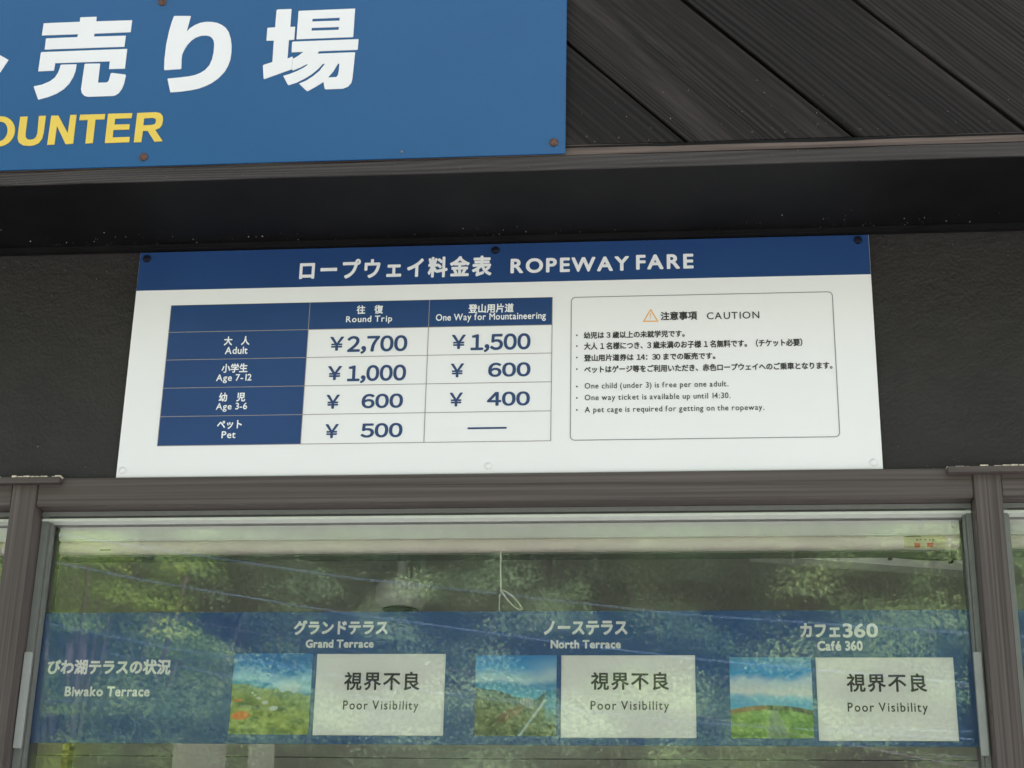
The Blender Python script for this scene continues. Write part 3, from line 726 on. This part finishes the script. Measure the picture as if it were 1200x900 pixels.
# ------------------------------------------------------------------ window bays
GZ1 = at(600, 607.5, GY).z                    # top edge of the visible glass
AY = .021                                     # front of the aluminium frame
def bay(x0, x1, label, blabel, main):
    wn = thing('fixed_window', label, 'window', ((x0+x1)/2, AY, SILL), 'ticket windows side by side')
    e = .0006
    # head track: layered profile
    zt = HZ0-.0006
    MB().box(x0+e, x1-e, AY, .10, zt-.0085, zt).build('track_lip', M['alu'], wn, bevel=.0006)
    MB().box(x0+e, x1-e, AY+.006, .10, zt-.0105, zt-.0088).build('track_groove', M['alu_dark'], wn)
    MB().box(x0+e, x1-e, AY+.004, .10, zt-.0165, zt-.0108).build('track_body', M['alu'], wn, bevel=.0006)
    MB().box(x0+e, x1-e, AY+.001, GY+.0, GZ1-.001, zt-.0168).build('glazing_bead', M['track'], wn, bevel=.0012)
    for s, xa, xb in ((0, x0+e, x0+.0135), (1, x1-.0095, x1-e)):
        MB().box(xa, xb, AY+.003, .10, SILL+.001, zt-.0087).build('side_frame', M['alu'], wn, bevel=.0008)
        xm = xb+.0004 if s == 0 else xa-.0004
        MB().box(min(xm, xm+(.0035 if s == 0 else -.0035)), max(xm, xm+(.0035 if s == 0 else -.0035)), AY+.012, GY-.0004, SILL+.001, GZ1-.0015).build('side_bead', M['alu'], wn, bevel=.0006)
    MB().box(x0+.004, x1-.004, GY, GY+.005, SILL+.03, GZ1+.01).build('pane', M['glass'], wn)
    MB().box(x0+e, x1-e, AY, .10, SILL+.001, SILL+.029).build('bottom_rail', M['alu'], wn, bevel=.001)
    # white guide strips over the lower sides of the frame
    za = at(600, 765, AY-.003).z+.004; zb_ = at(600, 881, AY-.003).z
    if main:
        SY_ = AY-.002; p0, p1 = at(39, 764, SY_), at(1143, 764, SY_)
        MB().box(x0+.0012, x0+.0150, AY-.004, AY+.0025, at(22, 877, SY_).z, p0.z).build('guide_strip', M['guide'], wn, bevel=.001)
        MB().box(x1-.0165, x1-.0040, AY-.004, AY+.0025, at(1158, 886, SY_).z, p1.z).build('guide_strip', M['guide'], wn, bevel=.001)
    # roller blind box behind the glass
    BY = GY+.014
    bl = thing('roller_blind', blabel, 'blind', ((x0+x1)/2, BY, GZ1), 'rolled up blinds behind the ticket windows')
    zr1, zr0 = at(600, 612.5, BY).z, at(600, 629.8, BY).z
    MB().box(x0+.02, x1-.016, BY, BY+.05, zr0, zr1).build('head_rail', M['rail'], bl, bevel=.002)
    zc1, zc0 = at(600, 630.0, BY+.004).z, at(600, 644.8, BY+.004).z; rr = (zc1-zc0)/2+.0008
    zc = (zc0+zc1)/2
    MB().lathe([(rr*.94, x0+.021-1), (rr, x0+.022-1), (rr, x1-.017-1), (rr*.94, x1-.0165-1)], (1, BY+.004+rr, zc), 'x', 40).build('roller', M['roller'], bl, smooth=True)
    hb = thing  # noqa
    MB().box(x0+.022, x1-.018, BY+.018, BY+.060, zc0-.0032, zc0-.0008).build('bottom_bar', M['alu'], bl, bevel=.001)
    # sticker with two red squares near the right end of the roller
    ln = x1-.017
    def curved(xa, xb, a0, a1, rad, mat, name, par):
        n = 8; vs = []; fs = []
        for i in range(n+1):
            a_ = R(a0+(a1-a0)*i/n); y_ = BY+.004+rr-rad*math.cos(a_); z_ = zc+rad*math.sin(a_)
            vs += [(xa, y_, z_), (xb, y_, z_)]
        fs = [(2*i, 2*i+1, 2*i+3, 2*i+2) for i in range(n)]
        return MB().add(vs, fs).build(name, mat, par)
    st = curved(ln-.0935, ln-.0235, -58, 58, rr+.0004, M['label'], 'sticker', bl)
    curved(ln-.076, ln-.066, -52, -16, rr+.0006, M['red'], 'red_mark', st)
    curved(ln-.0545, ln-.0445, -52, -16, rr+.0006, M['red'], 'red_mark', st)
    for xa, xb, a0, a1 in ((ln-.090, ln-.064, 38, 48), (ln-.073, ln-.069, 4, 14), (ln-.067, ln-.064, 4, 14), (ln-.059, ln-.055, 4, 14), (ln-.051, ln-.048, 4, 14), (ln-.046, ln-.042, 4, 14)):
        curved(xa, xb, a0, a1, rr+.0006, M['ink'], 'print_mark', st)
    curved(x0+.098, x0+.118, -30, -22, rr+.0006, M['ink'], 'print_mark', bl)
    # end brackets
    MB().box(x1-.029, x1-.0225, BY-.006, BY-.001, zr1-.016, zr1-.003).build('end_bracket', M['white_gloss'], bl, bevel=.001)
    MB().box(x0+.0215, x0+.0265, BY-.006, BY-.001, zr1-.022, zr1-.012).build('end_bracket', M['white_gloss'], bl, bevel=.001)
    return wn, bl, BY, zc0
b0 = bay(posts[0]+PW, posts[1], 'neighbouring window at the left edge of the photo, mostly out of view', 'rolled blind of the window at the left edge, only its red marks in view', False)
b1 = bay(posts[1]+PW, posts[2], 'wide middle ticket window under the fare board, glass mirroring a wooded hillside', 'pinkish rolled blind behind the middle window, with two red marks on its sticker', True)
b2 = bay(posts[2]+PW, posts[3], 'neighbouring window right of the right hand post, a sliver in view', 'rolled blind right of the right hand post, a sliver in view', False)

# hanging cord with its loop
BY, zc0 = b1[2], b1[3]
CY = BY+.012
cp = lambda *L: [at(x, y, CY) for x, y in L]
crd = thing('pull_cord', 'white pull cord hanging from the blind with a small tied loop', 'cord', at(587, 645, CY))
MB().tube(cp((587, 642), (586.6, 665), (587, 692)), .0016, 6).build('cord', M['cord'], crd)
MB().tube(cp((587, 692), (592, 693), (601, 699), (608, 707), (612, 714), (608, 715), (601, 710), (594, 702), (588.5, 694)), .0016, 6).build('loop', M['cord'], crd)
MB().tube(cp((588.5, 694), (585.8, 697), (585, 706), (585, 730)), .0012, 6).build('tail', M['cord'], crd)
MB().lathe([(.0012, -.002), (.0023, 0), (.0012, .002)], at(587.5, 693, CY), 'z', 8).build('knot', M['cord'], crd)
# dim sloping cable tray behind the glass at the right
tr_ = thing('cable_tray', 'dim grey sloping cable tray below the blind at the right of the middle window', 'cable tray', at(1050, 660, .25))
mb = MB(); a, b_, c, d_ = at(880, 646, .25), at(1150, 655, .25), at(1150, 670, .25), at(880, 650, .25)
mb.prism([(a.x, a.z), (b_.x, b_.z), (c.x, c.z), (d_.x, d_.z)][::-1], .25, .30); mb.build('tray', M['device'], tr_)
MB().tube([at(x, y, .245) for x, y in ((930, 645), (990, 650), (1040, 652), (1090, 656), (1130, 655))], .002, 6).build('cable', M['black'], tr_)
for x, y in ((1043, 652), (1114, 656)):
    p = at(x, y, .243); MB().box(p.x-.004, p.x+.004, .236, .249, p.z-.006, p.z+.003).build('clip', M['black'], tr_, bevel=.001)

# ------------------------------------------------------------------ the banner stuck inside the glass
NY = GY+.0065
FX0 = min(at(43, 718, NY).x, at(28, 870, NY).x)-.006
FX1 = posts[2]-.006
FZ1 = (at(43, 718, NY).z+at(600, 715.3, NY).z+at(1147, 716, NY).z)/3
FZ0 = (at(28, 870, NY).z+at(600, 872.3, NY).z+at(1150, 876.5, NY).z)/3
bn = thing('terrace_banner', 'blue banner inside the middle window with three terrace pictures and Poor Visibility placards', 'banner', ((FX0+FX1)/2, NY, FZ0))
MB().box(FX0, FX1, NY, NY+.0015, FZ0, FZ1).build('backing_sheet', M['film'], bn)
bn2 = thing('terrace_banner', 'edge of the next blue banner in the window right of the right hand post', 'banner', (posts[2]+PW+.3, NY, FZ0))
MB().box(posts[2]+PW+.012, posts[3]-.012, NY, NY+.0015, FZ0, FZ1).build('backing_sheet', M['film'], bn2)
def vnoise(u, v, f, seed, octs=4):
    out = np.zeros_like(u); amp = 1; tot = 0
    for k in range(octs):
        r_ = np.random.default_rng(seed+k); n = int(f*2**k*1.8)+3; g_ = r_.random((n+1, n+1))
        x = u*f*2**k; y = v*f*2**k; xi = x.astype(int).clip(0, n-1); yi = y.astype(int).clip(0, n-1); fx = x-xi; fy = y-yi
        fx = fx*fx*(3-2*fx); fy = fy*fy*(3-2*fy)
        out += amp*((g_[yi, xi]*(1-fx)+g_[yi, xi+1]*fx)*(1-fy)+(g_[yi+1, xi]*(1-fx)+g_[yi+1, xi+1]*fx)*fy); tot += amp; amp *= .55
    return out/tot
def sm(a, b, x): t_ = np.clip((x-a)/(b-a), 0, 1); return t_*t_*(3-2*t_)
def picture(kind, x0, x1, z0, z1):
    """a printed landscape photograph: colours of the print, one per small face"""
    n = 100; u, v = np.meshgrid((np.arange(n)+.5)/n, (np.arange(n)+.5)/n)
    C3 = lambda *c: np.array([(q/255)**2.2 for q in c])
    def grad(t_, stops):
        return np.stack([np.interp(t_, [p for p, _ in stops], [c[k] for _, c in stops]) for k in range(3)], -1)
    def over(base, col, a): return base*(1-a[..., None])+col*a[..., None]
    wob = vnoise(u, v, 4, 11); fine_ = vnoise(u, v, 14, 23, 4); veg = vnoise(u, v*1.6, 9, 31, 4)
    if kind == 'hill':
        t_ = v+(wob-.5)*.22-.10*u
        col = grad(t_, [(0, C3(20, 120, 190)), (.14, C3(25, 135, 200)), (.24, C3(140, 195, 225)), (.32, C3(150, 205, 220)), (.36, C3(40, 150, 190)), (.46, C3(60, 160, 190))])
        col = over(col, C3(215, 225, 225), .8*np.exp(-(((u-.74)/.16)**2+((v-.44)/.09)**2)))
        hz = .36+.16*u+(fine_-.5)*.07
        g_ = grad(veg, [(.2, C3(70, 92, 40)), (.42, C3(118, 136, 60)), (.6, C3(150, 165, 78)), (.85, C3(188, 196, 110))])
        g_ = over(g_, C3(140, 170, 140), .45*(1-sm(0, .3, v-hz)))
        col = over(col, C3(0, 0, 0), u*0); a = sm(-.01, .015, v-hz); col = col*(1-a[..., None])+g_*a[..., None]
        def blob(cx, cy, rx, ry, c, soft=.25):
            nonlocal col
            d = ((u-cx-(v-cy)*-.25)/rx)**2+((v-cy)/ry)**2; col = over(col, c, 1-sm(1-soft, 1+soft, d))
        blob(.13, .77, .115, .052, C3(225, 125, 45)); blob(.09, .585, .06, .018, C3(205, 125, 55), .4)
        for cx, cy, r_ in ((.545, .68, .042), (.43, .61, .033), (.345, .555, .024), (.30, .52, .014), (.265, .49, .011)): blob(cx, cy, r_*1.25, r_*.75, C3(205, 218, 205), .35)
    elif kind == 'valley':
        t_ = v+(wob-.5)*.14
        col = grad(t_, [(0, C3(25, 135, 205)), (.15, C3(50, 155, 215)), (.26, C3(170, 208, 220)), (.31, C3(175, 208, 222)), (.37, C3(30, 140, 190)), (.5, C3(45, 160, 200))])
        col = over(col, C3(190, 210, 225), .5*sm(.4, 1, u)*np.exp(-((v-.2)/.15)**2))
        hz = np.interp(u, [0, .3, .5, .62, .75, .88, 1], [.40, .44, .52, .53, .55, .44, .42])+(fine_-.5)*.035
        far = grad(fine_, [(.3, C3(35, 62, 84)), (.7, C3(60, 95, 100))])
        near = grad(veg, [(.25, C3(50, 64, 42)), (.5, C3(82, 94, 55)), (.8, C3(128, 132, 84))])
        a2 = sm(.06, .16, v-hz); land = far*(1-a2[..., None])+near*a2[..., None]
        land = over(land, C3(128, 86, 60), .75*(1-sm(.02, .10, np.abs(v-(.83-.42*(u-.2)))))*sm(.22, .34, u)*(1-sm(.55, .62, u)))
        a = sm(-.008, .012, v-hz); a *= 1-.75*sm(.82, .9, u)*(1-sm(.6, .9, v)); col = col*(1-a[..., None])+land*a[..., None]
        inb = (u > .58-.18*np.clip((v-.5)/.12, 0, 1)*.3)*(u < .725)*(v > .525)*(v < .60+.09*(u-.55)/.2); col = over(col, C3(150, 150, 158), .85*inb*(.75+.25*np.sin(u*160)))
        l_ = np.abs((u-.87)*.82+(v-.55)*.58)/1.0; col = over(col, C3(165, 182, 185), (1-sm(.010, .022, l_))*(v > .55))
    else:
        t_ = v+(wob-.5)*.16
        col = grad(t_, [(0, C3(80, 150, 195)), (.12, C3(60, 150, 210)), (.20, C3(20, 150, 215)), (.30, C3(190, 212, 225)), (.44, C3(218, 222, 224)), (.50, C3(130, 190, 220)), (.60, C3(80, 168, 215))])
        hz = .59+.06*(2*u-1)**2+.01*u
        g_ = grad(veg, [(.2, C3(76, 118, 42)), (.5, C3(108, 150, 62)), (.8, C3(150, 180, 92))])
        path = (np.abs(u-.52-.10*(v-.6)*1.4) < .035+.32*(v-.62)*.85)
        g_ = over(g_, grad(fine_, [(.3, C3(105, 122, 115)), (.7, C3(140, 155, 150))])*1.0 if False else C3(122, 138, 132), path*.9*(.75+.5*(fine_-.5)))
        band = (1-sm(.025, .055, np.abs(v-hz-.02)))
        g_ = np.where((u < .44)[..., None], over(g_, C3(150, 112, 74), band), over(g_, C3(66, 66, 48), band*(.5+fine_)))
        a = sm(-.006, .01, v-hz); col = col*(1-a[..., None])+g_*a[..., None]
    edge = sm(0, .012, np.minimum(np.minimum(u, 1-u), np.minimum(v, 1-v)))
    xs = np.linspace(x0, x1, n+1); zs = np.linspace(z1, z0, n+1)
    X, Z = np.meshgrid(xs, zs); V = np.stack([X.ravel(), np.full(X.size, NY-.0005), Z.ravel()], -1)
    i0 = (np.arange(n)[:, None]*(n+1)+np.arange(n)[None, :]).ravel()
    fs = np.stack([i0, i0+n+1, i0+n+2, i0+1], -1)
    me = bpy.data.meshes.new('picture'); me.vertices.add(len(V)); me.vertices.foreach_set('co', V.astype(np.float32).ravel())
    me.loops.add(4*n*n); me.loops.foreach_set('vertex_index', fs.astype(np.int32).ravel())
    me.polygons.add(n*n); me.polygons.foreach_set('loop_start', np.arange(0, 4*n*n, 4, dtype=np.int32)); me.update(calc_edges=True)
    at_ = me.color_attributes.new('print', 'FLOAT_COLOR', 'CORNER')
    c4 = np.ones((n*n, 4, 4), np.float32); c4[:, :, :3] = np.clip(col.reshape(-1, 1, 3)*1.12, 0, 1); at_.data.foreach_set('color', c4.ravel())
    m, t_, b = newmat('terrace_picture_'+kind); an = t_.nodes.new('ShaderNodeAttribute'); an.attribute_name = 'print'
    t_.links.new(an.outputs['Color'], b.inputs['Base Color']); b.inputs['Roughness'].default_value = .5
    return link('picture', me, m, bn)
def flat(poly, mat, name, par, dy=.0009):
    q = [at(x, y, NY-dy) for x, y in poly]; n = len(q)
    return MB().add([(v.x, NY-dy, v.z) for v in q], [tuple(range(n))]).build(name, mat, par)
# lettering and pictures
M['banner_white'] = plain('banner_white_print', (.90, .91, .92), .45, .02, 20)
M['pale_print'] = plain('pale_print', (.72, .80, .80), .5, .05, 50)
M['orange_print'] = plain('orange_parasol_print', (.80, .26, .05), .5, .1, 90)
M['path_print'] = plain('grey_path_print', (.30, .36, .35), .5, .2, 120)
M['brown_print'] = plain('brown_hedge_print', (.16, .10, .05), .5, .3, 120)
r_ = rect(274, 766, 365, 765.5, 363, 861, 269, 860.5, NY); pa = picture('hill', *r_)
r_ = rect(557.5, 768, 652, 768, 652, 862.5, 556, 862.5, NY); pb = picture('valley', *r_)
r_ = rect(854.5, 770, 951, 770.5, 953.5, 865.5, 857, 865, NY); pc = picture('field', *r_)
for q in ((371.5, 766, 522.5, 766.5, 519.5, 862.5, 366.5, 862), (658, 767.5, 814.5, 768.3, 816.5, 865.5, 656.5, 864.5), (955.5, 769.8, 1117.5, 771, 1123.5, 870, 959.5, 867.5)):
    x0, x1, z0, z1 = rect(*q, NY)
    pl = MB().box(x0, x1, NY-.0012, NY-.0001, z0, z1).build('placard', M['placard'], bn, bevel=.0006)
    cx = (q[0]+q[2]+q[4]+q[6])/4+3
    if q[0] < 400: text(pl, '視界不良', 447.5, 798, 88.5, 22, NY-.0014, M['ink'], .024, track=.08, res=4); text(pl, 'Poor Visibility', 446, 828, 88.5, 13.8, NY-.0014, M['ink'], .012, track=.07, res=4)
    elif q[0] < 700: text(pl, '視界不良', 738, 798, 91.5, 21.5, NY-.0014, M['ink'], .024, track=.08, res=4); text(pl, 'Poor Visibility', 738, 828.3, 92, 13.8, NY-.0014, M['ink'], .012, track=.07, res=4)
    else: text(pl, '視界不良', 1039, 800, 94, 22, NY-.0014, M['ink'], .024, track=.08, res=4); text(pl, 'Poor Visibility', 1040.3, 830.5, 94, 14.2, NY-.0014, M['ink'], .012, track=.07, res=4)
YN = NY-.0004
text(bn, 'グランドテラス', 399.3, 735.3, 110.5, 17.5, YN, M['banner_white'], .048)
text(bn, 'Grand Terrace', 398, 754.3, 80, 10, YN, M['banner_white'], .048)
text(bn, 'ノーステラス', 686.3, 735.8, 98, 17, YN, M['banner_white'], .048)
text(bn, 'North Terrace', 686.3, 755, 82.5, 10.2, YN, M['banner_white'], .048)
text(bn, 'カフェ', 961, 738.6, 47, 17, YN, M['banner_white'], .048)
text(bn, '360', 1008.2, 738.8, 41.5, 17, YN, M['banner_white'], .03, res=4)
text(bn, 'Café 360', 984.3, 756.8, 53.5, 12, YN, M['banner_white'], .048)
text(bn, 'びわ湖テラスの状況', 127.7, 781.6, 144.5, 18, YN, M['banner_white'], .048)
text(bn, 'Biwako Terrace', 125.6, 810.3, 99.5, 12, YN, M['banner_white'], .036)

# ------------------------------------------------------------------ the room behind the glass
RZ = 2.78; RD = 4.2
MB().box(X0, X1, .151, RD, RZ, RZ+.1).build('room_ceiling', M['room'])
MB().box(X0, X1, RD, RD+.1, 0, RZ-.001).build('room_back_wall', M['room'])
MB().box(X0-.1, X0-.001, .151, RD, 0, RZ-.001).build('room_side_wall', M['room'])
MB().box(X1+.001, X1+.1, .151, RD, 0, RZ-.001).build('room_side_wall', M['room'])
MB().box(X0, X1, .151, RD, .005, .06).build('room_floor', M['room'])
for o in list(COL.objects):
    if o.name.startswith('room_'): o['kind'] = 'structure'
p = at(470, 700, 1.3)
dv = thing('ceiling_speaker', 'dim grey round fitting hanging from the room ceiling above the first placard', 'speaker', (p.x, 1.3, p.z))
k = 4.1/1972
MB().lathe([(.012, RZ-p.z), (.012, .040), (.050, .038), (.062, .030), (.064, .022), (.064, -.012), (.061, -.016), (.050, -.032)], (p.x, 1.3, p.z), 'z', 28).build('housing', M['device'], dv, smooth=True)
MB().lathe([(.046, -.0325), (.042, -.036)], (p.x, 1.3, p.z), 'z', 28).build('grille', M['black'], dv)
a, b_ = at(73, 880, 1.0), at(81, 880, 1.0)
pt = MB().box(a.x, b_.x, 1.0, 1.03, 1.2, at(77, 820, 1.0).z).build('yellow_upright', M['yellow_post'])
tag(pt, 'mustard yellow upright just under the banner at the left, inside the room', 'post')
for x0, x1, lab in ((203, 265, 'wider pale sheet hanging behind the glass under the banner at the left'), (291, 322, 'narrow pale sheet hanging behind the glass under the first picture')):
    a, b_ = at(x0, 880, .30), at(x1, 880, .30)
    tag(MB().box(a.x, b_.x, .30, .3015, at(x0, 950, .30).z, at(x0, 845, .30).z).build('paper_sheet', M['paper']), lab, 'paper')
a, b_ = at(-60, 884, .35), at(1260, 892, .35)
tag(MB().tube([(a.x, .35, a.z), ((a.x+b_.x)/2, .35, (a.z+b_.z)/2-.002), (b_.x, .35, b_.z)], .0011, 5).build('inside_wire', M['black']), 'thin dark wire stretched level behind the glass just below the banner', 'wire')

# ------------------------------------------------------------------ dust and cobweb specks
mb = MB()
def speck(p, s):
    a = [Vector((random.uniform(-1, 1), random.uniform(-1, 1), random.uniform(-1, 1))).normalized()*s*random.uniform(.6, 1) for _ in range(4)]
    mb.add([p+q for q in a], [(0, 1, 2), (0, 2, 3), (0, 3, 1), (1, 3, 2)])
for i in range(300):
    x = random.choice([random.gauss(.1, .25), random.gauss(-.1, .1), random.gauss(.5, .3), random.uniform(-.4, 1.7), random.gauss(1.35, .12)])
    y = WY-.002-abs(random.gauss(0, .028)); speck(Vector((x, y, ZS+.0035)), random.choice([.0006, .0008, .0010, .0016]))
for i in range(130):
    x = random.choice([random.uniform(-.35, 0), random.uniform(1.36, 1.7), random.gauss(-.12, .05), random.gauss(1.5, .05)])
    z = ZB+random.choice([random.uniform(0, .45), .43-abs(random.gauss(0, .03)), abs(random.gauss(0, .02))])
    if -.004 < x < 1.354: continue
    speck(Vector((x, WY-.0004, z)), random.choice([.0005, .0007, .0009, .0014]))
for i in range(70):
    x = random.uniform(.84, 1.75); z = ZS+.05+abs(random.gauss(0, .06)); speck(Vector((x, -.2605, z)), random.choice([.0006, .0009, .0012]))
for i in range(60):
    x = random.uniform(-.3, 1.7); speck(Vector((x, -.2665, ZS+random.uniform(.002, .022))), random.choice([.0005, .0008]))
tag(mb.build('dust_specks', M['dust']), kind='stuff')
print('trees', cnt, 'leaves', sum(len(k[0].polygons) for k in kinds))
